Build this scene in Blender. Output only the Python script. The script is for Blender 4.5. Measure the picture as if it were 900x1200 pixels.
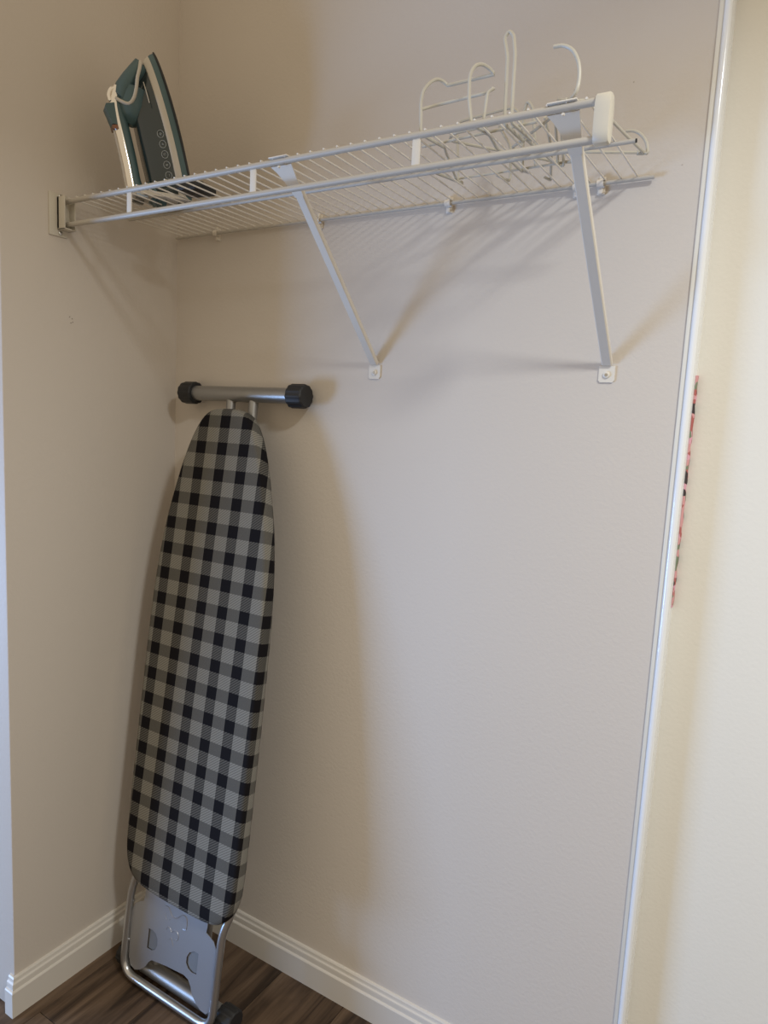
import bpy, bmesh, math, random
from mathutils import Vector, Matrix

for o in list(bpy.data.objects):
    bpy.data.objects.remove(o, do_unlink=True)
S = bpy.context.scene
C = S.collection
random.seed(7)

# ------------------------------------------------------------------ camera
CAM = Vector((1.3624, -1.2265, 1.3361))
YAW, PITCH, ROLL = math.radians(31.1031), math.radians(7.4531), math.radians(2.9332)
FPX = 816.93
fw = Vector((-math.sin(YAW)*math.cos(PITCH), math.cos(YAW)*math.cos(PITCH), -math.sin(PITCH)))
rt = Vector((math.cos(YAW), math.sin(YAW), 0))
up = rt.cross(fw)
rt2 = math.cos(ROLL)*rt + math.sin(ROLL)*up
up2 = -math.sin(ROLL)*rt + math.cos(ROLL)*up
cd = bpy.data.cameras.new('camera')
cd.sensor_fit = 'VERTICAL'; cd.sensor_height = 36.0
cd.lens = FPX*36.0/1200.0
cd.clip_start = 0.02
cam = bpy.data.objects.new('camera', cd); C.objects.link(cam)
M = Matrix((rt2, up2, -fw)).transposed().to_4x4(); M.translation = CAM
cam.matrix_world = M
S.camera = cam

# ------------------------------------------------------------------ light
W = bpy.data.worlds.new('world'); S.world = W; W.use_nodes = True
bg = W.node_tree.nodes['Background']
WC = (1.52, 1.27, 0.94)
bg.inputs['Color'].default_value = (*WC, 1)
bg.inputs['Strength'].default_value = 0.4

def area(name, loc, target, sx, sy, power, col, shape='RECTANGLE'):
    l = bpy.data.lights.new(name, 'AREA'); l.shape = shape
    l.size = sx
    if shape == 'RECTANGLE': l.size_y = sy
    l.energy = power; l.color = col
    o = bpy.data.objects.new(name, l); C.objects.link(o)
    o.location = loc
    o.rotation_euler = (Vector(target)-Vector(loc)).to_track_quat('-Z', 'Y').to_euler()
    return o
LW = (0.36, 0.66, 1.24)   # daylight colour x power
LC = (2.25, 2.36, 2.40)
def setl(o, rgb, base, spread=None):
    m = max(rgb); o.data.energy = base*m; o.data.color = tuple(c/m for c in rgb) if m > 0 else (1, 1, 1)
    if spread: o.data.spread = math.radians(spread)
# daylight entering by the window far to the left of the niche
setl(area('window_daylight', (-1.7, -1.95, 0.45), (0.6, 0, 0.8), 1.0, 1.0, 1, (1, 1, 1)), LW, 60)
# recessed ceiling lamp, up and to the right of the camera
setl(area('ceiling_lamp_light', (2.0, -1.0, 2.42), (2.0, -1.0, 0), 0.22, 0.22, 1, (1, 1, 1), 'DISK'), LC, 12, 150)

S.view_settings.view_transform = 'Standard'
S.view_settings.look = 'None'
S.view_settings.gamma = 1.0
S.view_settings.use_curve_mapping = False
S.view_settings.exposure = 0.05

# ------------------------------------------------------------------ materials
def lin(r, g, b):
    f = lambda c: (c/255/12.92) if c/255 <= 0.04045 else ((c/255+0.055)/1.055)**2.4
    return (f(r), f(g), f(b), 1)

def mat(name, col, rough=0.5, metal=0.0, coat=0.0, bump=0.0, bscale=200.0, spec=0.5, var=0.0, vscale=6.0):
    m = bpy.data.materials.new(name); m.use_nodes = True
    nt = m.node_tree; b = nt.nodes['Principled BSDF']
    b.inputs['Base Color'].default_value = col
    b.inputs['Roughness'].default_value = rough
    b.inputs['Metallic'].default_value = metal
    b.inputs['Coat Weight'].default_value = coat
    b.inputs['Specular IOR Level'].default_value = spec
    tc = nt.nodes.new('ShaderNodeTexCoord')
    if var > 0:
        n = nt.nodes.new('ShaderNodeTexNoise'); n.inputs['Scale'].default_value = vscale; n.inputs['Detail'].default_value = 4
        nt.links.new(tc.outputs['Object'], n.inputs['Vector'])
        mx = nt.nodes.new('ShaderNodeMix'); mx.data_type = 'RGBA'
        mx.inputs['A'].default_value = tuple(c*(1-var) for c in col[:3])+(1,)
        mx.inputs['B'].default_value = tuple(min(1, c*(1+var)) for c in col[:3])+(1,)
        nt.links.new(n.outputs['Fac'], mx.inputs['Factor'])
        nt.links.new(mx.outputs['Result'], b.inputs['Base Color'])
    if bump > 0:
        n2 = nt.nodes.new('ShaderNodeTexNoise'); n2.inputs['Scale'].default_value = bscale; n2.inputs['Detail'].default_value = 3
        nt.links.new(tc.outputs['Object'], n2.inputs['Vector'])
        bp = nt.nodes.new('ShaderNodeBump'); bp.inputs['Strength'].default_value = bump; bp.inputs['Distance'].default_value = 0.002
        nt.links.new(n2.outputs['Fac'], bp.inputs['Height'])
        nt.links.new(bp.outputs['Normal'], b.inputs['Normal'])
    return m

M_WALL = mat('wall_paint', (0.60, 0.545, 0.48, 1), 0.55, bump=0.25, bscale=140, var=0.015, vscale=3, spec=0.35)
M_CREAM = mat('cream_paint', (0.735, 0.705, 0.63, 1), 0.6, bump=0.15, bscale=160, var=0.01, spec=0.3)
M_BASE = mat('baseboard_paint', (0.60, 0.56, 0.50, 1), 0.38, bump=0.08, bscale=60, var=0.02, vscale=12)
M_TRIM = mat('trim_paint', (0.72, 0.69, 0.61, 1), 0.4, bump=0.08, bscale=60)
M_GLOSSW = mat('glossy_white', (0.80, 0.82, 0.84, 1), 0.16, coat=0.5)
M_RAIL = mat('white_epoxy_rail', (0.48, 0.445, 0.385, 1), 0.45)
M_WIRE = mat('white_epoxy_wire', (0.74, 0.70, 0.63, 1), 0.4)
M_VINYL = mat('white_vinyl_wire', (0.54, 0.515, 0.44, 1), 0.42)
M_BRACE = mat('white_steel_brace', (0.70, 0.655, 0.575, 1), 0.45, bump=0.05, bscale=90)
M_PLASTIC = mat('cream_plastic', (0.60, 0.56, 0.47, 1), 0.42)
M_CLIP = mat('clear_plastic_clip', (0.72, 0.66, 0.57, 1), 0.3)
M_SCREW = mat('screw_zinc', (0.55, 0.54, 0.5, 1), 0.3, metal=1.0)
M_TIP = mat('bare_wire_end', (0.02, 0.018, 0.016, 1), 0.6)
M_BLACK = mat('black_rubber', (0.012, 0.012, 0.013, 1), 0.55, bump=0.05, bscale=300)
M_BLACKP = mat('black_plastic', (0.006, 0.006, 0.006, 1), 0.5)
M_STEEL = mat('grey_powder_steel', (0.33, 0.325, 0.315, 1), 0.38, metal=0.75, bump=0.03, bscale=500)
M_TUBE = mat('silver_tube', (0.50, 0.50, 0.50, 1), 0.28, metal=0.9)
M_PLATE = mat('silver_sheet', (0.36, 0.36, 0.37, 1), 0.42, metal=0.65, bump=0.02, bscale=300)
M_RECESS = mat('grey_sheet_recess', (0.24, 0.245, 0.25, 1), 0.5, metal=0.6)
M_TEAL = mat('teal_plastic', (0.060, 0.112, 0.122, 1), 0.42, var=0.04, vscale=30)
M_TANK = mat('smoked_tank', (0.022, 0.034, 0.035, 1), 0.16, coat=0.4)
M_CREAMP = mat('warm_grey_plastic', (0.52, 0.48, 0.41, 1), 0.4)
M_CHROME = mat('chrome', (0.80, 0.76, 0.70, 1), 0.12, metal=1.0)
M_COPPER = mat('copper_brown', (0.20, 0.09, 0.05, 1), 0.3, metal=0.5)
M_ICON = mat('icon_print', (0.34, 0.36, 0.35, 1), 0.5)

def wood():
    m = bpy.data.materials.new('wood_plank'); m.use_nodes = True
    nt = m.node_tree; b = nt.nodes['Principled BSDF']; N = nt.nodes.new; L = nt.links.new
    geo = N('ShaderNodeNewGeometry'); oi = N('ShaderNodeObjectInfo')
    off = N('ShaderNodeVectorMath'); off.operation = 'SCALE'; off.inputs[0].default_value = (7.3, 3.1, 5.7)
    L(oi.outputs['Random'], off.inputs['Scale'])
    ad = N('ShaderNodeVectorMath'); ad.operation = 'ADD'
    L(geo.outputs['Position'], ad.inputs[0]); L(off.outputs['Vector'], ad.inputs[1])
    mp = N('ShaderNodeMapping'); mp.inputs['Scale'].default_value = (16, 1.6, 16); L(ad.outputs['Vector'], mp.inputs['Vector'])
    n = N('ShaderNodeTexNoise'); n.inputs['Scale'].default_value = 1.6; n.inputs['Detail'].default_value = 8; n.inputs['Distortion'].default_value = 1.1
    L(mp.outputs['Vector'], n.inputs['Vector'])
    mp2 = N('ShaderNodeMapping'); mp2.inputs['Scale'].default_value = (140, 5, 140); L(ad.outputs['Vector'], mp2.inputs['Vector'])
    n2 = N('ShaderNodeTexNoise'); n2.inputs['Scale'].default_value = 1.5; n2.inputs['Detail'].default_value = 3; L(mp2.outputs['Vector'], n2.inputs['Vector'])
    cr = N('ShaderNodeValToRGB'); e = cr.color_ramp.elements
    e[0].position = 0.30; e[0].color = (0.030, 0.018, 0.011, 1)
    e[1].position = 0.72; e[1].color = (0.155, 0.103, 0.066, 1)
    k = cr.color_ramp.elements.new(0.52); k.color = (0.098, 0.062, 0.038, 1)
    mixv = N('ShaderNodeMath'); mixv.operation = 'MULTIPLY_ADD'; mixv.inputs[1].default_value = 0.2
    L(n2.outputs['Fac'], mixv.inputs[0])
    sb = N('ShaderNodeMath'); sb.operation = 'MULTIPLY_ADD'; sb.inputs[1].default_value = 0.12; sb.inputs[2].default_value = -0.15
    L(oi.outputs['Random'], sb.inputs[0]); L(sb.outputs[0], mixv.inputs[2])
    a2 = N('ShaderNodeMath'); a2.operation = 'ADD'; L(n.outputs['Fac'], a2.inputs[0]); L(mixv.outputs[0], a2.inputs[1])
    L(a2.outputs[0], cr.inputs['Fac']); L(cr.outputs['Color'], b.inputs['Base Color'])
    b.inputs['Roughness'].default_value = 0.55
    b.inputs['Specular IOR Level'].default_value = 0.3
    bp = N('ShaderNodeBump'); bp.inputs['Strength'].default_value = 0.25; bp.inputs['Distance'].default_value = 0.0015
    L(n2.outputs['Fac'], bp.inputs['Height']); L(bp.outputs['Normal'], b.inputs['Normal'])
    return m
M_WOOD = wood()
M_SUB = mat('floor_gap', (0.02, 0.014, 0.01, 1), 0.8)

def gingham():
    m = bpy.data.materials.new('gingham_cover'); m.use_nodes = True
    nt = m.node_tree; b = nt.nodes['Principled BSDF']; N = nt.nodes.new; L = nt.links.new
    uv = N('ShaderNodeUVMap'); uv.uv_map = 'UVMap'
    sp = N('ShaderNodeSeparateXYZ'); L(uv.outputs['UV'], sp.inputs[0])
    def math_(op, a, c=None, d=None):
        n = N('ShaderNodeMath'); n.operation = op
        for i, v in enumerate((a, c, d)):
            if v is None: continue
            if isinstance(v, (int, float)): n.inputs[i].default_value = v
            else: L(v, n.inputs[i])
        return n.outputs[0]
    u, v = sp.outputs['X'], sp.outputs['Y']
    fu = math_('FRACT', math_('MULTIPLY_ADD', u, 1/0.063, 100.225)); fv = math_('FRACT', math_('MULTIPLY_ADD', v, 1/0.0581, 100.23))
    A = math_('LESS_THAN', fu, 0.45); B = math_('LESS_THAN', fv, 0.46)
    def stripe(expr, period, duty):
        return math_('LESS_THAN', math_('FRACT', math_('MULTIPLY_ADD', expr, 1/period, 500.0)), duty)
    dg = math_('ADD', v, math_('MULTIPLY', u, -0.75))
    vert = stripe(u, 0.0019, 0.34)                # light column x dark row: upright threads
    diag = stripe(dg, 0.0060, 0.4)               # dark column x light row: sparse twill
    tw = stripe(dg, 0.0060, 0.60)                 # light x light: dense twill
    nA = math_('SUBTRACT', 1.0, A); nB = math_('SUBTRACT', 1.0, B)
    k1 = math_('MULTIPLY', math_('MULTIPLY', nA, B), math_('MULTIPLY_ADD', vert, 0.20, 0.24))
    k2 = math_('MULTIPLY', math_('MULTIPLY', A, nB), math_('MULTIPLY_ADD', diag, 0.22, 0.13))
    k3 = math_('MULTIPLY', math_('MULTIPLY', nA, nB), math_('MULTIPLY_ADD', tw, 0.30, 0.45))
    k = math_('ADD', math_('ADD', k1, k2), k3)
    mx = N('ShaderNodeMix'); mx.data_type = 'RGBA'
    mx.inputs['A'].default_value = (0.007, 0.006, 0.007, 1); mx.inputs['B'].default_value = (0.30, 0.285, 0.245, 1)
    L(k, mx.inputs['Factor']); L(mx.outputs['Result'], b.inputs['Base Color'])
    b.inputs['Roughness'].default_value = 0.85
    b.inputs['Specular IOR Level'].default_value = 0.12
    return m
M_GING = gingham()

def printed():
    m = bpy.data.materials.new('printed_fabric'); m.use_nodes = True
    nt = m.node_tree; b = nt.nodes['Principled BSDF']; N = nt.nodes.new; L = nt.links.new
    tc = N('ShaderNodeTexCoord')
    n = N('ShaderNodeTexVoronoi'); n.inputs['Scale'].default_value = 85; L(tc.outputs['Object'], n.inputs['Vector'])
    sx = N('ShaderNodeSeparateColor'); L(n.outputs['Color'], sx.inputs[0])
    cr = N('ShaderNodeValToRGB'); cr.color_ramp.interpolation = 'CONSTANT'
    e = cr.color_ramp.elements; e[0].color = lin(205, 150, 150); e[1].position = 0.35; e[1].color = lin(170, 95, 90)
    for p_, c_ in ((0.55, lin(120, 130, 105)), (0.68, lin(215, 160, 175)), (0.84, lin(60, 50, 50))):
        q = cr.color_ramp.elements.new(p_); q.color = c_
    L(sx.outputs[0], cr.inputs['Fac']); L(cr.outputs['Color'], b.inputs['Base Color'])
    b.inputs['Roughness'].default_value = 0.8
    return m
M_PRINT = printed()

# ------------------------------------------------------------------ mesh helpers
def link_mesh(name, verts, faces, m, parent=None, smooth=35, uvs=None, origin=None):
    me = bpy.data.meshes.new(name)
    if origin is not None:
        verts = [Vector(v)-Vector(origin) for v in verts]
    me.from_pydata([tuple(v) for v in verts], [], faces); me.update()
    bm = bmesh.new(); bm.from_mesh(me); bmesh.ops.recalc_face_normals(bm, faces=bm.faces); bm.to_mesh(me); bm.free()
    if uvs is not None:
        lay = me.uv_layers.new(name='UVMap')
        for l in me.loops: lay.data[l.index].uv = uvs[l.vertex_index]
    me.materials.append(m)
    if smooth:
        for p in me.polygons: p.use_smooth = True
        me.set_sharp_from_angle(angle=math.radians(smooth))
    o = bpy.data.objects.new(name, me); C.objects.link(o)
    if origin is not None: o.location = origin
    if parent is not None:
        o.parent = parent
        wp = Vector((0, 0, 0)); q = parent
        while q is not None: wp += Vector(q.location); q = q.parent
        o.location = Vector(o.location) - wp
    return o

class MB:
    def __init__(s): s.v = []; s.f = []
    def add(s, vs, fs):
        n = len(s.v); s.v += [Vector(v) for v in vs]; s.f += [tuple(i+n for i in f) for f in fs]; return s
    def box(s, x0, x1, y0, y1, z0, z1, bev=0.0):
        bm = bmesh.new(); bmesh.ops.create_cube(bm, size=1)
        for v in bm.verts:
            v.co = Vector(((x0+x1)/2+v.co.x*(x1-x0), (y0+y1)/2+v.co.y*(y1-y0), (z0+z1)/2+v.co.z*(z1-z0)))
        if bev > 0: bmesh.ops.bevel(bm, geom=bm.edges[:], offset=bev, segments=2, affect='EDGES', profile=0.5)
        bm.verts.index_update()
        s.add([v.co.copy() for v in bm.verts], [[v.index for v in f.verts] for f in bm.faces]); bm.free(); return s
    def tube(s, pts, r, seg=8, rz=None, closed=False):
        pts = [Vector(p) for p in pts]; n = len(pts); rs = r if isinstance(r, (list, tuple)) else [r]*n
        T = []
        for i in range(n):
            a = pts[i-1] if (i > 0 or closed) else pts[i]; b = pts[(i+1) % n] if (i < n-1 or closed) else pts[i]
            T.append((b-a).normalized())
        ref = Vector((0, 0, 1)) if abs(T[0].z) < 0.9 else Vector((1, 0, 0))
        N = (ref - T[0]*ref.dot(T[0])).normalized()
        vs = []
        for i in range(n):
            N = (N - T[i]*N.dot(T[i])).normalized(); Bn = T[i].cross(N)
            for k in range(seg):
                a = 2*math.pi*k/seg
                vs.append(pts[i] + N*(rs[i]*math.cos(a)) + Bn*((rz or 1)*rs[i]*math.sin(a)))
        fs = []
        for i in range(n if closed else n-1):
            j = (i+1) % n
            for k in range(seg):
                fs.append((i*seg+k, i*seg+(k+1) % seg, j*seg+(k+1) % seg, j*seg+k))
        if not closed:
            fs.append(tuple(range(seg))); fs.append(tuple((n-1)*seg+k for k in range(seg)))
        return s.add(vs, fs)
    def prism(s, poly, axis_vec, uvec, vvec, origin, h0, h1):
        """polygon (a,b) in (uvec,vvec) plane extruded along axis_vec from h0 to h1"""
        o = Vector(origin); A = Vector(axis_vec); U = Vector(uvec); V = Vector(vvec); n = len(poly)
        vs = [o+U*a+V*b+A*h0 for a, b in poly] + [o+U*a+V*b+A*h1 for a, b in poly]
        fs = [tuple(range(n)), tuple(range(n, 2*n))] + [(i, (i+1) % n, n+(i+1) % n, n+i) for i in range(n)]
        return s.add(vs, fs)
    def loft(s, rings, cap0=True, cap1=True):
        n = len(rings[0]); vs = [p for r in rings for p in r]; fs = []
        for i in range(len(rings)-1):
            for k in range(n):
                fs.append((i*n+k, i*n+(k+1) % n, (i+1)*n+(k+1) % n, (i+1)*n+k))
        if cap0: fs.append(tuple(range(n)))
        if cap1: fs.append(tuple((len(rings)-1)*n+k for k in range(n)))
        return s.add(vs, fs)
    def build(s, name, m, parent=None, smooth=35, origin=None):
        return link_mesh(name, s.v, s.f, m, parent, smooth, origin=origin)

def spline(pts, sub=6):
    P = [Vector(p) for p in pts]; out = []
    for i in range(len(P)-1):
        p0 = P[max(i-1, 0)]; p1 = P[i]; p2 = P[i+1]; p3 = P[min(i+2, len(P)-1)]
        for k in range(sub):
            t = k/sub
            out.append(0.5*((2*p1)+(p2-p0)*t+(2*p0-5*p1+4*p2-p3)*t*t+(3*p1-p0-3*p2+p3)*t**3))
    out.append(P[-1]); return out

def rounded(pts, r=0.012, sub=5):
    """polyline with its inner corners rounded"""
    P = [Vector(p) for p in pts]; out = [P[0]]
    for i in range(1, len(P)-1):
        a, b, c = P[i-1], P[i], P[i+1]
        d = min(r, (a-b).length*0.45, (c-b).length*0.45)
        s, e = b+(a-b).normalized()*d, b+(c-b).normalized()*d
        for k in range(sub+1):
            t = k/sub; out.append(s*(1-t)**2+b*2*t*(1-t)+e*t*t)
    out.append(P[-1]); return out

def thing(name, label, cat, loc, group=None):
    o = bpy.data.objects.new(name, None); C.objects.link(o); o.location = loc; o.empty_display_size = 0.05
    o['label'] = label; o['category'] = cat
    if group: o['group'] = group
    return o
def struct(o, label=None):
    o['kind'] = 'structure'
    if label: o['label'] = label
    return o

# ------------------------------------------------------------------ setting
D = 0.4364          # depth of the niche's left wall
XE = 1.170          # where the back wall ends
wl = struct(MB().box(-1.6, 0, -D, 0.16, 0, 2.6, 0.004).build('wall_left', M_WALL), 'beige painted side wall of the closet niche with outside corner')
wl['category'] = 'wall'
wb = struct(MB().box(0.0, XE, 0.0, 0.16, 0, 2.6).build('wall_back', M_WALL), 'beige painted back wall below and above the wire shelf')
wb['category'] = 'wall'
wr = struct(MB().box(XE+0.0075, 3.4, 0.036, 0.196, 0, 2.6).build('wall_right', M_CREAM), 'pale cream wall to the right of the white vertical strip')
wr['category'] = 'wall'

M_DENT = mat('wall_dent', (0.46, 0.405, 0.345, 1), 0.8)
M_HOLE = mat('nail_hole_shade', (0.16, 0.12, 0.09, 1), 0.9)
for (y_, z_) in ((-0.290, 1.519), (-0.284, 1.516), (-0.287, 1.507), (-0.283, 1.509)):
    MB().tube([(-0.001, y_, z_), (0.0003, y_, z_)], 0.0011, 8).build('nail_hole', M_HOLE, wl)
for (x_, z_) in ((1.052, 1.899), (1.139, 1.760), (0.955, 1.905)):
    MB().tube([(x_, 0.001, z_), (x_, -0.0003, z_)], 0.0012, 8).build('nail_hole', M_DENT, wb)

# floor: planks of wood-look board laid towards the back wall
fl = MB().box(-1.7, 3.4, -3.2, 0.2, -0.03, -0.008).build('floor', M_SUB)
struct(fl, 'brown wood-look plank floor'); fl['category'] = 'floor'
PW, PL = 0.182, 1.22
plank_me = None
random.seed(3)
for i in range(-7, 11):
    x0 = 0.044 + i*PW
    y = -3.0 + random.random()*0.9 - 0.6
    # the joint that shows beside the ironing board's foot
    while y < 0.1:
        if plank_me is None:
            pk = MB().box(0.0006, PW-0.0006, 0.0006, PL-0.0006, -0.012, 0.0, 0.0008).build('plank', M_WOOD, fl, smooth=None)
            plank_me = pk.data
        else:
            pk = bpy.data.objects.new('plank', plank_me); C.objects.link(pk); pk.parent = fl
        pk.location = (x0, y, 0)
        y += PL

# baseboards with a moulded top
BT, BH = 0.014, 0.088
prof = [(0, 0), (BT, 0), (BT, 0.058), (BT-0.0015, 0.0605), (BT-0.004, 0.062), (BT-0.0045, 0.066), (BT-0.004, 0.070),
        (BT-0.005, 0.0745), (BT-0.0075, 0.077), (BT-0.0085, 0.080), (BT-0.0085, 0.084), (BT-0.0105, 0.087), (0, BH)]
def sweep(path, outs):
    rings = []
    for p, o in zip(path, outs):
        rings.append([Vector(p)+Vector(o)*a+Vector((0, 0, b)) for a, b in prof])
    return rings
bb = MB().loft(sweep([(-0.014, -D, 0.0), (0, -D, 0.0), (0, 0, 0.0)], [(0, -1, 0), (1, -1, 0), (1, -1, 0)]))
o = bb.build('baseboard_left', M_BASE, smooth=25); struct(o, 'cream moulded baseboard along the left wall, wrapping its outside corner'); o['category'] = 'baseboard'
bb = MB().loft(sweep([(0.0, 0, 0.0), (XE, 0, 0.0)], [(1, -1, 0), (0, -1, 0)]))
o = bb.build('baseboard_back', M_BASE, smooth=25); struct(o, 'cream moulded baseboard along the back wall'); o['category'] = 'baseboard'

# trim at the end of the back wall: cream painted edge and a glossy white strip
o = MB().box(XE, XE+0.0075, -0.0035, 0.16, 0, 2.6, 0.001).build('trim_1', M_TRIM); struct(o, 'narrow cream painted edge at the end of the back wall'); o['category'] = 'trim'
pts = []
for k in range(9):
    a = math.pi*k/8; pts.append((0.0055-0.0055*math.cos(a), -0.004-0.0045*math.sin(a)))
poly = [(0, 0.036)] + [(a, b) for a, b in pts] + [(0.011, 0.036)]
o = MB().prism(poly, (0, 0, 1), (1, 0, 0), (0, 1, 0), (XE+0.0075, 0, 0), 0.0, 2.6).build('trim_2', M_GLOSSW, smooth=50)
struct(o, 'tall thin glossy white strip between back wall and cream wall'); o['category'] = 'trim'
# printed fabric whose edge peeps out behind the strip
fv = []; ff = []
nz = 40
for i in range(nz+1):
    z = 1.045 + (1.435-1.045)*i/nz
    w = 0.0016*abs(math.sin(i*0.9)) + 0.0012 + (0.0008 if i > 12 else 0)
    fv += [(XE+0.0187, 0.024, z), (XE+0.0187+w, 0.026, z), (XE+0.0187+w, 0.032, z), (XE+0.0187, 0.035, z)]
for i in range(nz):
    for k in range(4): ff.append((i*4+k, i*4+(k+1) % 4, i*4+4+(k+1) % 4, i*4+4+k))
ff += [(0, 1, 2, 3), tuple(nz*4+k for k in range(4))]
o = link_mesh('fabric_edge', fv, ff, M_PRINT, origin=(XE+0.02, 0.025, 1.045))
o['label'] = 'thin sliver of pink, red and dark print beside the white strip'; o['category'] = 'fabric'

# ------------------------------------------------------------------ wire shelf
H = 1.7445; LIP = 0.0455; YF = -0.305; YM = -0.164; YB = -0.009
RR = 0.0050; WR = 0.0015
sh = thing('wire_shelf', 'white wire closet shelf with two front rails and diagonal wall braces', 'shelf', (0.55, -0.15, H))
rot = (0, 0, 0)
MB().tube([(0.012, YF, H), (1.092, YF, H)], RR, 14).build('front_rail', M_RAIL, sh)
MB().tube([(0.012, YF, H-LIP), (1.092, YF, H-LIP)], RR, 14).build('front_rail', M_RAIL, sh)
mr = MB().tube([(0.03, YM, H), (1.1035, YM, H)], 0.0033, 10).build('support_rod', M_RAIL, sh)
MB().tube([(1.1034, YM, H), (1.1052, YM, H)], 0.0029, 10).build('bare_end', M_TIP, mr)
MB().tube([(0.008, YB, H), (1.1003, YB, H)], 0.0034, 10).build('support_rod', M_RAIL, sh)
dw = None
DZ = H+RR+WR*0.6
i = 0
x = 0.0262
while x < 1.092:
    if dw is None:
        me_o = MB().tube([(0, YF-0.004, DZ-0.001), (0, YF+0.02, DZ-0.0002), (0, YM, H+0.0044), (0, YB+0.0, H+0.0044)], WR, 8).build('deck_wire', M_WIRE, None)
        me_o.parent = sh; me_o.location = Vector((x, 0, 0)) - Vector(sh.location); dw = me_o.data
    else:
        q = bpy.data.objects.new('deck_wire', dw); C.objects.link(q); q.parent = sh; q.location = Vector((x, 0, 0)) - Vector(sh.location)
    x += 0.02555; i += 1
for cx in (0.2075, 0.5185, 0.8295):                       # flat ties between the two front rails
    MB().box(cx-0.0065, cx+0.0065, YF-0.0012, YF+0.0012, H-LIP+0.002, H-0.002, 0.0008).build('rail_tie', M_BRACE, sh)
# wall bracket on the left wall
br = MB().box(0.0, 0.0035, -0.336, -0.296, 1.6755, 1.759, 0.0012).build('end_bracket', M_PLASTIC, sh)
k = MB()
k.box(0.0035, 0.028, -0.319, -0.3165, 1.688, 1.7525, 0.0008)
k.box(0.0035, 0.028, -0.2955, -0.293, 1.688, 1.7525, 0.0008)
k.box(0.0035, 0.028, -0.319, -0.293, 1.688, 1.6905, 0.0008)
k.box(0.0035, 0.010, -0.319, -0.293, 1.690, 1.7525, 0.0008)
k.build('socket', M_PLASTIC, br)
for zz in (1.7525+0.0015, 1.6825):
    s_ = MB().tube([(0.003, -0.312, zz), (0.0055, -0.312, zz), (0.0063, -0.312, zz)], [0.0042, 0.0042, 0.0028], 14).build('screw', M_SCREW, br)
# end cap on the right of the front rails
ec = MB()
ring = []
for kk in range(24):
    a = 2*math.pi*kk/24
    ca, sa = math.cos(a), math.sin(a)
    e_ = 4.0
    rr_ = (abs(ca)**e_+abs(sa)**e_)**(-1/e_)
    ring.append((0.0105*ca*rr_, 0.0300*sa*rr_))
cz = H-LIP/2
ec.loft([[Vector((xx, YF+a*s_, cz+b*s_)) for a, b in ring] for xx, s_ in ((1.0865, 0.96), (1.0875, 1.0), (1.1035, 1.0), (1.1055, 0.96), (1.106, 0.85))])
ec.build('end_cap', M_PLASTIC, sh)

def brace(bx):
    """diagonal steel brace from the top front rail back down to the wall"""
    zb = 1.4353
    top = Vector((bx, YF+0.004, H-0.004)); bot = Vector((bx, -0.006, zb+0.013))
    dv = (bot-top).normalized(); nv = Vector((1, 0, 0)).cross(dv).normalized()      # nv points away from the wall side
    if nv.y > 0: nv = -nv
    L_ = (bot-top).length
    w, dp = 0.0085, 0.007
    chan = [(-w, 0.0), (-w+0.0015, 0.0015), (w-0.0015, 0.0015), (w, 0.0), (w, -dp), (w-0.0016, -dp), (w-0.0016, -0.0016), (-w+0.0016, -0.0016), (-w+0.0016, -dp), (-w, -dp)]
    t = MB(); rings = []
    for s_ in (0.045, L_*0.5, L_):
        rings.append([top+dv*s_+Vector((1, 0, 0))*a+nv*b for a, b in chan])
    t.loft(rings)
    arm = t.build('brace', M_BRACE, sh, smooth=30)
    # flared head that hooks on the top rail
    hd = [(-0.030, 0.0), (0.0125, 0.0), (0.0105, 0.03), (0.0088, 0.055), (-0.0088, 0.055), (-0.0115, 0.040), (-0.0165, 0.024), (-0.023, 0.010)]
    t = MB(); t.prism(hd, nv, (1, 0, 0), dv, top, -0.0002, 0.0024)
    t.box(bx-0.028, bx+0.011, YF-0.0075, YF+0.003, H+RR-0.0005, H+RR+0.0015, 0.0006)
    t.build('brace_head', M_BRACE, arm, smooth=30)
    MB().tube([(bx-0.006, YF-0.004, H-0.010), (bx-0.006, YF-0.0072, H-0.0105)], [0.0022, 0.0016], 10).build('rivet', M_BRACE, arm)
    # foot plate on the wall
    ft = [(-0.0135, 0.012), (0.0135, 0.012), (0.0135, -0.012), (0.0105, -0.0155), (-0.0105, -0.0155), (-0.0135, -0.012)]
    t = MB(); t.prism(ft, (0, -1, 0), (1, 0, 0), (0, 0, 1), (bx, 0, zb), 0.0, 0.0026)
    pl = t.build('foot_plate', M_BRACE, arm, smooth=30)
    MB().tube([(bx, -0.002, zb-0.003), (bx, -0.0048, zb-0.003), (bx, -0.006, zb-0.003)], [0.0058, 0.0056, 0.0034], 16).build('screw_washer', M_BRACE, arm)
    MB().tube([(bx, -0.0055, zb-0.003), (bx, -0.0068, zb-0.003)], [0.003, 0.0024], 12).build('screw', M_SCREW, arm)
brace(0.584); brace(1.0515)
# plastic clips that hold the back rod to the wall
def clip(cx):
    t = MB()
    a0 = [math.radians(a) for a in range(-60, 241, 25)]
    ring0 = [(0.0068*math.cos(a), 0.0068*math.sin(a)) for a in a0]; ring1 = [(0.0042*math.cos(a), 0.0042*math.sin(a)) for a in reversed(a0)]
    t.prism(ring0+ring1, (1, 0, 0), (0, 1, 0), (0, 0, 1), (cx, YB, H), -0.0055, 0.0055)
    t.box(cx-0.0065, cx+0.0065, -0.0035, 0.0, H-0.016, H+0.012, 0.001)
    t.box(cx-0.004, cx+0.004, -0.0075, -0.003, H-0.0155, H-0.0075, 0.0015)
    t.box(cx-0.003, cx+0.003, -0.009, -0.003, H+0.006, H+0.014, 0.0015)
    t.build('wall_clip', M_CLIP, sh)
for cx in (0.138, 0.431, 0.7335, 0.975, 1.0155): clip(cx)

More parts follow.
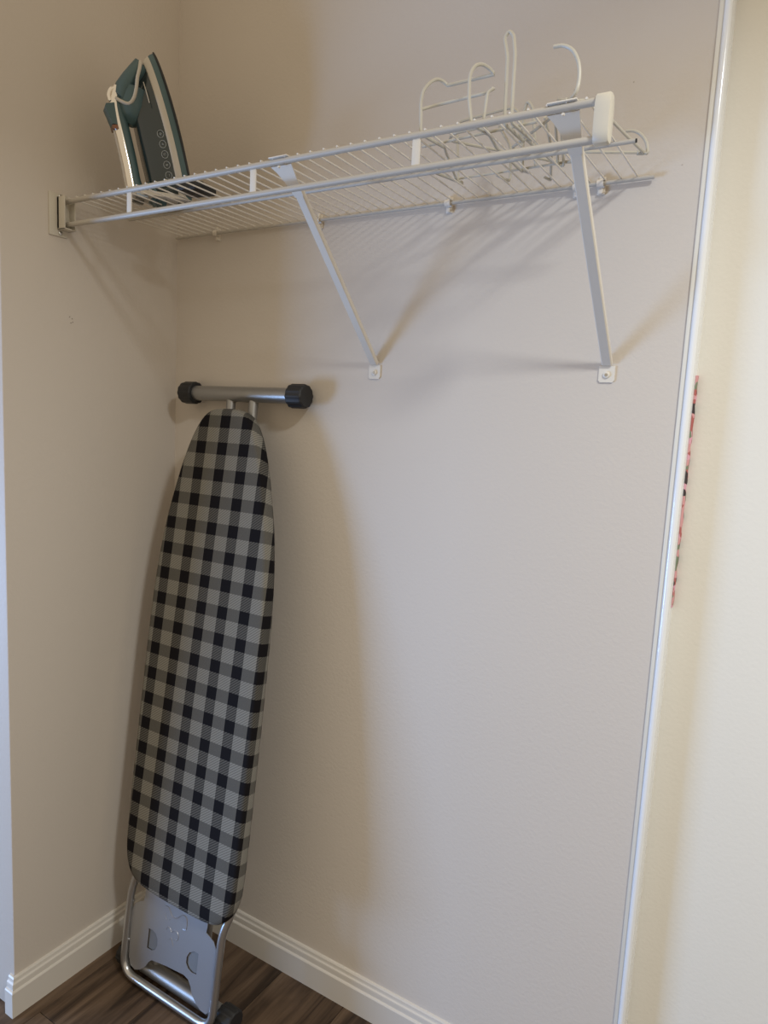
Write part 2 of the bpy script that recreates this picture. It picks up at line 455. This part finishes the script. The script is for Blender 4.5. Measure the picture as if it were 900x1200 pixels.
# ------------------------------------------------------------------ ironing board
IB = thing('ironing_board', 'folded ironing board in black and grey checked cover standing in the corner', 'ironing board', (0.262, -0.2, 0))
K = 0.12
dirw = Vector((0, K, 1)).normalized(); nrm = Vector((0, -1, K)).normalized()
PC = 0.268
def bp_(x, z, off=0.0):       # point on the board's front plane at height z, moved off along the outward normal
    return Vector((x, -0.10-K*(1.36-z), z)) + nrm*off
half = [(1.346, 0.0), (1.3455, 0.022), (1.342, 0.042), (1.333, 0.060), (1.315, 0.077), (1.29, 0.092), (1.26, 0.105), (1.22, 0.119), (1.18, 0.130), (1.10, 0.149), (1.02, 0.161),
        (0.94, 0.168), (0.86, 0.1715), (0.7, 0.1735), (0.55, 0.174), (0.42, 0.174), (0.35, 0.1725), (0.31, 0.168), (0.282, 0.158), (0.262, 0.142), (0.250, 0.118), (0.245, 0.085), (0.243, 0.04), (0.243, 0.0)]
hs = spline([(b, a, 0) for a, b in half], 3)
hs = [(p.x, p.y) for p in hs]
outline = [(PC+a, b) for a, b in hs] + [(PC-a, b) for a, b in reversed(hs[1:-1])]
n = len(outline)
# outward normals of the outline
ons = []
for i in range(n):
    a = outline[i-1]; b = outline[(i+1) % n]; t = Vector((b[0]-a[0], b[1]-a[1])).normalized(); ons.append((-t.y, t.x))
cxm = sum((p[0]-PC)*o_[0] for p, o_ in zip(outline, ons))
if cxm < 0: ons = [(-a, -b) for a, b in ons]
TH = 0.034
lay = [(-0.030, 0.0, -0.030), (-0.012, -0.0006, -0.012), (-0.005, -0.002, -0.0045), (-0.0012, -0.006, 0.002), (0.0, -0.012, 0.010), (0.0, -0.024, 0.022), (-0.002, -0.031, 0.030), (-0.008, -0.034, 0.038), (-0.02, -0.0345, 0.05)]
vs = []; uv = []
for ins, dep, arc in lay:
    for (x, z), o_ in zip(outline, ons):
        vs.append(bp_(x+o_[0]*ins, z+o_[1]*ins, dep)); uv.append((x-0.272+0.032*(1.316-z)+o_[0]*arc, z-1.316+o_[1]*arc))
fs = []
for i in range(len(lay)-1):
    for k_ in range(n): fs.append((i*n+k_, i*n+(k_+1) % n, (i+1)*n+(k_+1) % n, (i+1)*n+k_))
fs.append(tuple(range(n))); fs.append(tuple((len(lay)-1)*n+k_ for k_ in range(n)))
link_mesh('padded_cover', vs, fs, M_GING, IB, smooth=60, uvs=uv)
# steel deck behind the cover
vs = []; m2 = [(x+o_[0]*-0.022, z+o_[1]*-0.022) for (x, z), o_ in zip(outline, ons)]
vs = [bp_(x, z, -0.0346) for x, z in m2]+[bp_(x, z, -0.040) for x, z in m2]
fs = [tuple(range(n)), tuple(range(n, 2*n))]+[(i, (i+1) % n, n+(i+1) % n, n+i) for i in range(n)]
link_mesh('board_deck', vs, fs, M_STEEL, IB)

def foot_bar(cx, y, z, hl, rb, rc, name):
    b = MB().tube([(cx-hl, y, z), (cx+hl, y, z)], rb, 24).build(name, M_STEEL, IB)
    for s_ in (-1, 1):
        t = MB(); rings = []
        for d_, rr2 in ((-0.010, rc*0.93), (-0.008, rc), (0.024, rc), (0.029, rc*0.95), (0.031, rc*0.85)):
            ring = []
            for k_ in range(48):
                a = 2*math.pi*k_/48
                rib = 1.0 if (k_ % 4) in (0, 1) else 0.955
                ring.append(Vector((cx+s_*(hl+d_), y+rr2*rib*math.cos(a), z+rr2*rib*math.sin(a))))
            rings.append(ring)
        t.loft(rings); t.build('rubber_end_cap', M_BLACK, b, smooth=25)
YT = -0.0345
foot_bar(0.2535, YT, 1.3785, 0.153, 0.0172, 0.0262, 'foot_bar')
foot_bar(0.2535, -0.205, 0.0262, 0.153, 0.0172, 0.0262, 'foot_bar')
# legs folded flat behind the board
MB().tube([(0.222, YT, 1.372), (0.222, YT-0.004, 1.33), (0.222, -0.150, 0.42)], 0.0108, 16).build('leg', M_STEEL, IB)
MB().tube([(0.290, YT, 1.372), (0.290, YT-0.004, 1.33), (0.290, -0.150, 0.42)], 0.0108, 16).build('leg', M_STEEL, IB)
MB().tube([(0.180, -0.2, 0.032), (0.180, -0.178, 0.24), (0.180, -0.09, 0.95)], 0.0095, 14).build('leg', M_STEEL, IB)
MB().tube([(0.330, -0.2, 0.032), (0.330, -0.178, 0.24), (0.330, -0.09, 0.95)], 0.0095, 14).build('leg', M_STEEL, IB)
# tubular end frame
UC, UW = 0.2565, 0.1445
up_ = [(UC-0.122, 0.36), (UC-0.126, 0.29), (UC-0.142, 0.225), (UC-UW, 0.15), (UC-UW+0.001, 0.0205), (UC+UW-0.001, 0.0205), (UC+UW, 0.17), (UC+0.146, 0.235), (UC+0.160, 0.285), (UC+0.158, 0.36)]
pts = rounded([bp_(x, z, -0.020+(-0.012 if z > 0.25 else 0)) for x, z in up_], 0.042, 8)
uf = MB().tube(pts, 0.0088, 16).build('end_frame', M_TUBE, IB)
# pressed sheet iron rest
pl = [(0.160, 0.30), (0.158, 0.213), (0.155, 0.203), (0.142, 0.197), (0.130, 0.188), (0.122, 0.174), (0.1195, 0.151), (0.122, 0.10), (0.126, 0.058), (0.134, 0.042), (0.149, 0.038), (0.167, 0.046), (0.182, 0.060), (0.190, 0.074), (0.200, 0.083),
      (0.250, 0.091), (0.303, 0.096), (0.317, 0.092), (0.327, 0.080), (0.331, 0.068), (0.345, 0.054), (0.362, 0.044), (0.378, 0.043), (0.387, 0.054), (0.392, 0.10), (0.392, 0.160), (0.388, 0.189), (0.379, 0.203), (0.366, 0.209), (0.355, 0.213), (0.357, 0.225), (0.355, 0.30)]
def flat(poly, off0, off1):
    a = [bp_(x, z, off0) for x, z in poly]; b = [bp_(x, z, off1) for x, z in poly]; m_ = len(poly)
    return MB().add(a+b, [tuple(range(m_)), tuple(range(m_, 2*m_))]+[(i, (i+1) % m_, m_+(i+1) % m_, m_+i) for i in range(m_)])
# sheet with its two half-round holes, triangulated from the boundary loops
holeL = [(0.181, 0.150), (0.181, 0.104), (0.196, 0.104), (0.207, 0.110), (0.213, 0.122), (0.212, 0.136), (0.205, 0.147), (0.194, 0.151)]
holeR = [(0.340, 0.160), (0.326, 0.159), (0.313, 0.151), (0.306, 0.138), (0.306, 0.124), (0.313, 0.115), (0.326, 0.111), (0.340, 0.113)]
bm = bmesh.new()
def loop(poly):
    v = [bm.verts.new(bp_(x, z, -0.022)) for x, z in poly]
    return [bm.edges.new((v[i], v[(i+1) % len(v)])) for i in range(len(v))]
E_ = loop(pl)+loop(holeL)+loop(holeR)
bmesh.ops.triangle_fill(bm, use_beauty=True, use_dissolve=False, edges=E_)
ext = bmesh.ops.extrude_face_region(bm, geom=bm.faces[:])
for v in [g for g in ext['geom'] if isinstance(g, bmesh.types.BMVert)]: v.co += nrm*-0.0014
bm.verts.index_update()
rest = link_mesh('iron_rest', [v.co.copy() for v in bm.verts], [[v.index for v in f.verts] for f in bm.faces], M_PLATE, IB, smooth=30)
bm.free()
for hole in (holeL, holeR):
    flat(hole, -0.0252, -0.0265).build('pressed_recess', M_RECESS, rest, smooth=30)
# pressed outline ornament: bow above, small clover below
def bead(pts2, r=0.0013):
    return MB().tube(spline([bp_(x, z, -0.0222) for x, z in pts2], 5), r, 6)
bead([(0.226, 0.221), (0.236, 0.222), (0.243, 0.214), (0.250, 0.207), (0.259, 0.206), (0.267, 0.2095), (0.277, 0.219), (0.287, 0.223), (0.295, 0.218), (0.297, 0.205), (0.295, 0.194), (0.286, 0.192)], 0.0014).build('pressed_ornament', M_PLATE, rest)
bead([(0.228, 0.205), (0.231, 0.194), (0.240, 0.193), (0.247, 0.200)], 0.001).build('pressed_ornament', M_PLATE, rest)
bead([(0.236, 0.170), (0.240, 0.178), (0.248, 0.177), (0.253, 0.171), (0.260, 0.178), (0.270, 0.178), (0.275, 0.170), (0.272, 0.160), (0.263, 0.158)], 0.0014).build('pressed_ornament', M_PLATE, rest)
bead([(0.247, 0.152), (0.254, 0.158), (0.258, 0.151), (0.262, 0.143)], 0.001).build('pressed_ornament', M_PLATE, rest)
for (x, z) in ((0.1165, 0.19), (0.1165, 0.098), (0.396, 0.185)):          # tabs that hold the sheet to the tube
    MB().tube([bp_(x-0.006, z, -0.0225), bp_(x+0.007, z, -0.0225)], 0.0025, 8).build('tab', M_TUBE, rest)

# ------------------------------------------------------------------ steam iron
ZD = H+RR+WR*1.6+0.0006
ang = math.radians(60)
dI = Vector((math.cos(ang), math.sin(ang), 0)); sI = Vector((dI.y, -dI.x, 0))
LEAN = math.radians(14.5); HS = 0.73; TL = math.tan(LEAN)*HS/0.975
lv = Vector((0, 0, 1))*math.cos(LEAN)-dI*math.sin(LEAN); hv = -dI*math.cos(LEAN)-Vector((0, 0, 1))*math.sin(LEAN)
O_ = Vector((0.200, -0.147, ZD))
IR = thing('steam_iron', 'teal and grey steam iron standing on its heel on the wire shelf', 'iron', tuple(O_))
def ip(l, h, w=0.0): return O_ + lv*(l*0.975) + hv*(h*HS) + sI*w
def shape(s):
    if s < 0.12: return 0.80+0.16*math.sin(s/0.12*math.pi/2)
    if s < 0.30: return 0.96+0.04*math.sin((s-0.12)/0.18*math.pi/2)
    t = (s-0.30)/0.70
    return max(0.0, (1-t**1.9))**0.80
def ring_at(h, W, lmax, l0=0.0, nn=22):
    lmin = h*TL+l0; out = []
    ss = [0.0, 0.03, 0.08]+[0.12+0.88*(i/nn) for i in range(nn)]
    ss = ss + [1.0]
    a = [ip(lmin+(lmax-lmin)*s, h, W*shape(s)) for s in ss]
    b = [ip(lmin+(lmax-lmin)*s, h, -W*shape(s)) for s in reversed(ss[:-1])]
    return a+b
def stack(layers, name, m, parent=IR, l0=0.0): return MB().loft([ring_at(h, W, lm, l0) for h, W, lm in layers]).build(name, m, parent, smooth=40)
stack([(0.0, 0.056, 0.300), (0.001, 0.0575, 0.302), (0.004, 0.058, 0.303), (0.006, 0.0575, 0.302)], 'soleplate', M_BLACKP, l0=0.022)
stack([(0.006, 0.0545, 0.300), (0.014, 0.0535, 0.298), (0.021, 0.0515, 0.295)], 'skirt', M_TEAL, l0=0.006)
stack([(0.021, 0.0525, 0.2955), (0.028, 0.0525, 0.292), (0.036, 0.0515, 0.2865), (0.038, 0.050, 0.285)], 'side_band', M_CREAMP, l0=0.004)
tank = stack([(0.038, 0.0485, 0.280), (0.050, 0.0455, 0.272), (0.065, 0.041, 0.262), (0.080, 0.0345, 0.254), (0.092, 0.027, 0.247), (0.099, 0.018, 0.240)], 'water_tank', M_TANK, l0=0.012)
# teal front pod with pale rim, on the sloping nose
def pod(sc, h_off, name, m):
    path = [(0.275, 0.045, 0.012), (0.262, 0.066, 0.021), (0.248, 0.088, 0.0235), (0.232, 0.110, 0.021), (0.214, 0.122, 0.017)]
    rings = []
    for l, h, w in path:
        r_ = []
        for k_ in range(20):
            a = 2*math.pi*k_/20
            r_.append(ip(l+h_off+0.020*sc*math.sin(a)*0.75, h+h_off+0.012*sc*math.sin(a), w*sc*math.cos(a)*1.15))
        rings.append(r_)
    return MB().loft(rings).build(name, m, IR, smooth=50)
pod(1.0, 0.0, 'nose_pod', M_TEAL)
rim = []
for l, h, w in ((0.279, 0.049, 0.015), (0.262, 0.060, 0.0255), (0.245, 0.072, 0.0295), (0.225, 0.082, 0.030), (0.208, 0.094, 0.028), (0.200, 0.108, 0.024), (0.206, 0.124, 0.018), (0.215, 0.134, 0.010)):
    rim.append((l, h, w))
MB().tube(spline([ip(l, h, w) for l, h, w in rim], 4), 0.0034, 8).build('pod_rim', M_CREAMP, IR)
MB().tube(spline([ip(l, h, -w) for l, h, w in rim], 4), 0.0034, 8).build('pod_rim', M_CREAMP, IR)
# collar below the pod that joins the handle to the body
MB().tube(spline([ip(0.230, 0.080), ip(0.205, 0.093), ip(0.180, 0.104), ip(0.168, 0.113)], 4), [0.028]*6+[0.026, 0.024, 0.022, 0.019, 0.015, 0.011, 0.008], 16).build('handle_collar', M_TEAL, IR)
# handle: teal grip with chrome back
hp_ = spline([ip(0.232, 0.112), ip(0.214, 0.127), ip(0.185, 0.132), ip(0.140, 0.132), ip(0.095, 0.133), ip(0.062, 0.135), ip(0.045, 0.130), ip(0.040, 0.110), ip(0.040, 0.088)], 5)
MB().tube(hp_, 0.0125, 16).build('grip', M_TEAL, IR)
cp_ = spline([ip(0.236, 0.119), ip(0.212, 0.136), ip(0.185, 0.1405), ip(0.140, 0.1405), ip(0.095, 0.1415), ip(0.062, 0.144), ip(0.040, 0.146)], 5)
MB().tube(cp_, 0.0118, 16).build('handle_chrome', M_CHROME, IR)
MB().tube(spline([ip(0.190, 0.1525), ip(0.140, 0.1525), ip(0.095, 0.1535), ip(0.060, 0.156), ip(0.038, 0.158)], 4), 0.005, 10).build('handle_spine', M_CREAMP, IR)
# steam knob
kb = MB(); kp = [(0.206, 0.142), (0.205, 0.164), (0.200, 0.168), (0.168, 0.160), (0.166, 0.148)]
kb.loft([[ip(l, h, w_) for l, h in kp] for w_ in (-0.014, 0.014)])
kn = kb.build('steam_button', M_TEAL, IR, smooth=25)
t = MB(); t.loft([[ip(l, h, w_) for l, h in ((0.166, 0.147), (0.166, 0.161), (0.159, 0.160), (0.159, 0.147))] for w_ in (-0.013, 0.013)])
t.build('button_stop', M_COPPER, kn, smooth=25)
# chrome arc around the nose of the knob
MB().tube(spline([ip(0.212, 0.150, 0.006), ip(0.222, 0.150, 0.006), ip(0.232, 0.142, 0.006), ip(0.236, 0.130, 0.006)], 5), 0.0035, 8).build('chrome_arc', M_CHROME, IR)
# heel with feet
hl_ = MB(); rr_ = []
for h0, w0, l1 in ((0.012, 0.044, 0.008), (0.030, 0.047, 0.009), (0.085, 0.040, 0.009), (0.120, 0.034, 0.009), (0.150, 0.026, 0.008)):
    l0 = h0*TL+0.0045
    rr_.append([ip(l0, h0, -w0), ip(l0, h0, w0), ip(l0+l1, h0, w0*0.97), ip(l0+l1+0.004, h0, w0*0.6), ip(l0+l1+0.004, h0, -w0*0.6), ip(l0+l1, h0, -w0*0.97)])
heel = hl_.loft(rr_).build('heel', M_CREAMP, IR, smooth=30)
for (h0, h1) in ((0.016, 0.036), (0.118, 0.146)):
    for w0, w1 in ((-0.032, -0.012), (0.010, 0.030)):
        t = MB(); t.loft([[ip(h0*TL, h0, w_), ip(h1*TL, h1, w_), ip(h1*TL+0.006, h1, w_), ip(h0*TL+0.006, h0, w_)] for w_ in (w0, w1)])
        t.build('foot', M_TANK, heel, smooth=25)
# heel skirt in teal around the tank's lower end
MB().tube(spline([ip(0.030, 0.108), ip(0.034, 0.095), ip(0.036, 0.080), ip(0.034, 0.062)], 4), [0.021]*4+[0.025]*5+[0.028]*4, 16).build('heel_collar', M_TEAL, IR)
# five round icon buttons on the visible side of the tank
def tank_w(l, h):
    lys = [(0.038, 0.0485, 0.280), (0.050, 0.0455, 0.272), (0.065, 0.041, 0.262), (0.080, 0.0345, 0.254), (0.092, 0.027, 0.247)]
    for (h0, w0, m0), (h1, w1, m1) in zip(lys, lys[1:]):
        if h <= h1:
            t_ = (h-h0)/(h1-h0); Wd = w0+(w1-w0)*t_; lm = m0+(m1-m0)*t_; break
    lmin = h*TL+0.012
    return Wd*shape((l-lmin)/(lm-lmin))
for j in range(5):
    l = 0.137-0.0195*j; h = 0.0505+0.0008*j
    cpt = ip(l, h, tank_w(l, h)+0.0004)
    nu = (ip(l, h+0.004, tank_w(l, h+0.004))-ip(l, h-0.004, tank_w(l, h-0.004))).normalized()
    nl = lv
    ringp = [cpt+nu*(0.0062*math.cos(2*math.pi*k_/18))+nl*(0.0068*math.sin(2*math.pi*k_/18)) for k_ in range(18)]
    b_ = MB().tube(ringp, 0.00055, 6, closed=True).build('icon_ring', M_ICON, tank)
    gl = [[(-.4, 0), (0, .45), (.4, 0), (0, -.45)], [(-.5, -.3), (0, .1), (.2, .5), (.4, 0)], [(-.4, -.3), (-.4, .4), (.4, .4), (.4, -.3)], [(-.4, .1), (.4, .1), (.4, -.2), (-.4, -.2)], [(-.3, .4), (.4, 0), (-.3, -.4)]][j]
    MB().tube([cpt+nu*(0.0045*a)+nl*(0.0045*b2) for a, b2 in gl], 0.0007, 6, closed=True).build('icon_mark', M_ICON, tank)
# faint level mark above the icons
MB().tube(spline([ip(0.236, 0.060, 0.0315), ip(0.215, 0.060, 0.0372), ip(0.195, 0.060, 0.0405)], 4), 0.0009, 6).build('fill_mark', M_CREAMP, tank)

# flat black box beside the iron's base
o = MB().box(-0.031, 0.031, -0.026, 0.026, 0.0, 0.016, 0.005).build('black_box', M_BLACKP)
o.location = (0.292, -0.218, ZD); o.rotation_euler = (0, 0, math.radians(10))
o['label'] = 'small flat black box lying on the wire shelf right of the iron'; o['category'] = 'box'

# ------------------------------------------------------------------ wire holder lying on the right half of the shelf
ZR = ZD + 0.0022
HR = 0.0025
WH = thing('wire_holder', 'white coated wire holder with tall hooks lying on the shelf', 'wire rack', (0.88, -0.17, ZD))
fl_pts = rounded([(0.833, -0.225, ZR), (0.824, -0.285, ZR), (0.8225, -0.285, 1.785)], 0.006, 4) + spline([(0.8215, -0.285, 1.795), (0.8235, -0.284, 1.812), (0.829, -0.278, 1.825), (0.836, -0.269, 1.8335), (0.842, -0.260, 1.8335), (0.8475, -0.254, 1.829)], 4) \
    + spline([(0.921, -0.254, 1.830), (0.916, -0.260, 1.8355), (0.909, -0.270, 1.8385), (0.9025, -0.279, 1.834), (0.8985, -0.285, 1.820), (0.8985, -0.285, 1.800)], 4) + rounded([(0.899, -0.285, 1.79), (0.905, -0.285, ZR), (0.914, -0.240, ZR)], 0.006, 4)
MB().tube(fl_pts, HR, 8).build('front_loop', M_VINYL, WH)
MB().tube(rounded([(0.8212, -0.284, 1.789), (0.833, -0.270, 1.797), (0.919, -0.270, 1.7995), (0.931, -0.278, 1.800)], 0.008), HR*0.9, 8).build('loop_bar', M_VINYL, WH)
MB().tube(rounded([(0.933, -0.277, 1.800), (0.925, -0.281, 1.795), (0.921, -0.281, ZR), (0.905, -0.195, ZR)], 0.008), HR*0.9, 8).build('side_upright', M_VINYL, WH)
MB().tube(rounded([(0.950, -0.20, ZR), (0.9475, -0.268, ZR), (0.9455, -0.268, 1.842), (0.9365, -0.262, 1.871), (0.943, -0.262, 1.879), (0.950, -0.262, 1.871), (0.9565, -0.268, 1.843), (0.9575, -0.268, ZR), (0.962, -0.20, ZR)], 0.007), HR, 8).build('tall_hook', M_VINYL, WH)
MB().tube([(0.797, -0.230, ZR+HR*2), (0.90, -0.238, ZR+HR*2), (0.986, -0.244, ZR+HR*2)], HR*0.9, 8).build('cross_rod', M_VINYL, WH)
MB().tube(rounded([(0.787, -0.080, ZR), (0.7785, -0.080, 1.846), (0.784, -0.080, 1.854), (0.880, -0.080, 1.8605), (0.893, -0.080, 1.846), (0.905, -0.080, ZR)], 0.014), HR, 8).build('rear_frame', M_VINYL, WH)
rb = MB().tube([(0.764, -0.160, ZR), (0.789, -0.074, ZR)], HR*1.1, 8).build('base_rod', M_VINYL, WH)
MB().tube([(0.7885, -0.076, ZR), (0.7892, -0.0725, ZR), (0.790, -0.069, ZR)], [0.0024, 0.0042, 0.0024], 10).build('tip_ball', M_VINYL, rb)
MB().tube([(0.785, -0.080, ZR+HR*2), (0.95, -0.082, ZR+HR*2), (1.005, -0.086, ZR+HR*2)], HR*0.8, 8).build('base_rod', M_VINYL, WH)
MB().tube(spline([(0.846, -0.055, 1.845), (0.856, -0.052, 1.829), (0.867, -0.050, 1.81), (0.8695, -0.050, 1.785), (0.869, -0.047, ZR+.004), (0.866, -0.060, ZR), (0.861, -0.088, ZR)], 5), HR, 8).build('curved_wire', M_VINYL, WH)
MB().tube(rounded([(0.914, -0.075, ZR), (0.907, -0.088, ZR), (0.906, -0.090, 1.786), (0.9085, -0.10, 1.815), (0.9095, -0.105, 1.836), (0.916, -0.110, 1.853), (0.926, -0.110, 1.840), (0.932, -0.11, 1.80), (0.934, -0.10, ZR)], 0.010), HR, 8).build('hook_loop', M_VINYL, WH)
MB().tube(rounded([(0.977, -0.150, 1.812), (0.966, -0.085, ZR), (0.975, -0.083, ZR), (0.986, -0.150, 1.805)], 0.003), HR*0.9, 8).build('narrow_loop', M_VINYL, WH)
MB().tube(rounded([(0.962, -0.150, 1.805), (0.960, -0.105, 1.775), (0.935, -0.026, ZR), (0.930, -0.045, ZR)], 0.004), HR*0.9, 8).build('bent_wire', M_VINYL, WH)
for (xa, ya), (xb, yb) in (((0.833, -0.226), (0.787, -0.086)), ((0.905, -0.196), (0.905, -0.084)), ((0.956, -0.205), (0.966, -0.09))):
    MB().tube([(xa, ya, ZR), (xb, yb, ZR)], HR*0.85, 8).build('base_rod', M_VINYL, WH)

# ------------------------------------------------------------------ two wire clothes hangers
def hanger(name, label, tri, hook, neck, grp):
    t0 = thing(name, label, 'hanger', tuple(Vector(tri[0])), grp)
    MB().tube(rounded(tri, 0.014, 6), 0.0023, 8).build('body', M_VINYL, t0)
    MB().tube(spline(hook, 6), 0.0025, 10).build('hook', M_VINYL, t0)
    # twisted neck
    a, b = Vector(neck[0]), Vector(neck[1]); ax = (b-a).normalized(); u_ = ax.orthogonal().normalized(); v_ = ax.cross(u_); L_ = (b-a).length
    for ph in (0, math.pi):
        pp = [a+ax*(L_*i/24)+u_*(0.0022*math.cos(i*0.9+ph))+v_*(0.0022*math.sin(i*0.9+ph)) for i in range(25)]
        MB().tube(pp, 0.0018, 6).build('neck_twist', M_VINYL, t0)
    return t0
Z1 = ZR+HR*7
hanger('clothes_hanger', 'white wire clothes hanger with hook rising above the front rail', 
       [(1.002, -0.246, Z1), (1.006, -0.19, Z1), (0.994, -0.042, Z1), (0.958, -0.050, Z1), (0.83, -0.205, Z1), (0.845, -0.226, Z1), (0.980, -0.238, Z1), (1.002, -0.246, Z1)],
       [(1.019, -0.290, 1.829), (1.032, -0.290, 1.8275), (1.044, -0.290, 1.820), (1.052, -0.290, 1.807), (1.0555, -0.290, 1.794), (1.056, -0.290, 1.780), (1.053, -0.290, 1.767), (1.041, -0.282, 1.7635), (1.022, -0.266, Z1+.001)],
       [(1.041, -0.282, 1.7635), (1.002, -0.246, Z1)], 'wire clothes hangers')
Z2 = ZR+HR*4.4
hanger('clothes_hanger', 'white wire clothes hanger lying flat, hook past the right shelf end',
       [(1.092, -0.058, Z2), (1.081, -0.14, Z2), (1.068, -0.262, Z2), (1.045, -0.272, Z2), (0.90, -0.125, Z2+.012), (0.915, -0.104, Z2+.012), (1.02, -0.092, Z2), (1.092, -0.058, Z2)],
       [(1.062, -0.058, 1.802), (1.074, -0.058, 1.8), (1.086, -0.058, 1.792), (1.0945, -0.058, 1.779), (1.097, -0.058, 1.765), (1.092, -0.058, Z2)],
       [(1.092, -0.058, Z2), (1.083, -0.062, Z2)], 'wire clothes hangers')
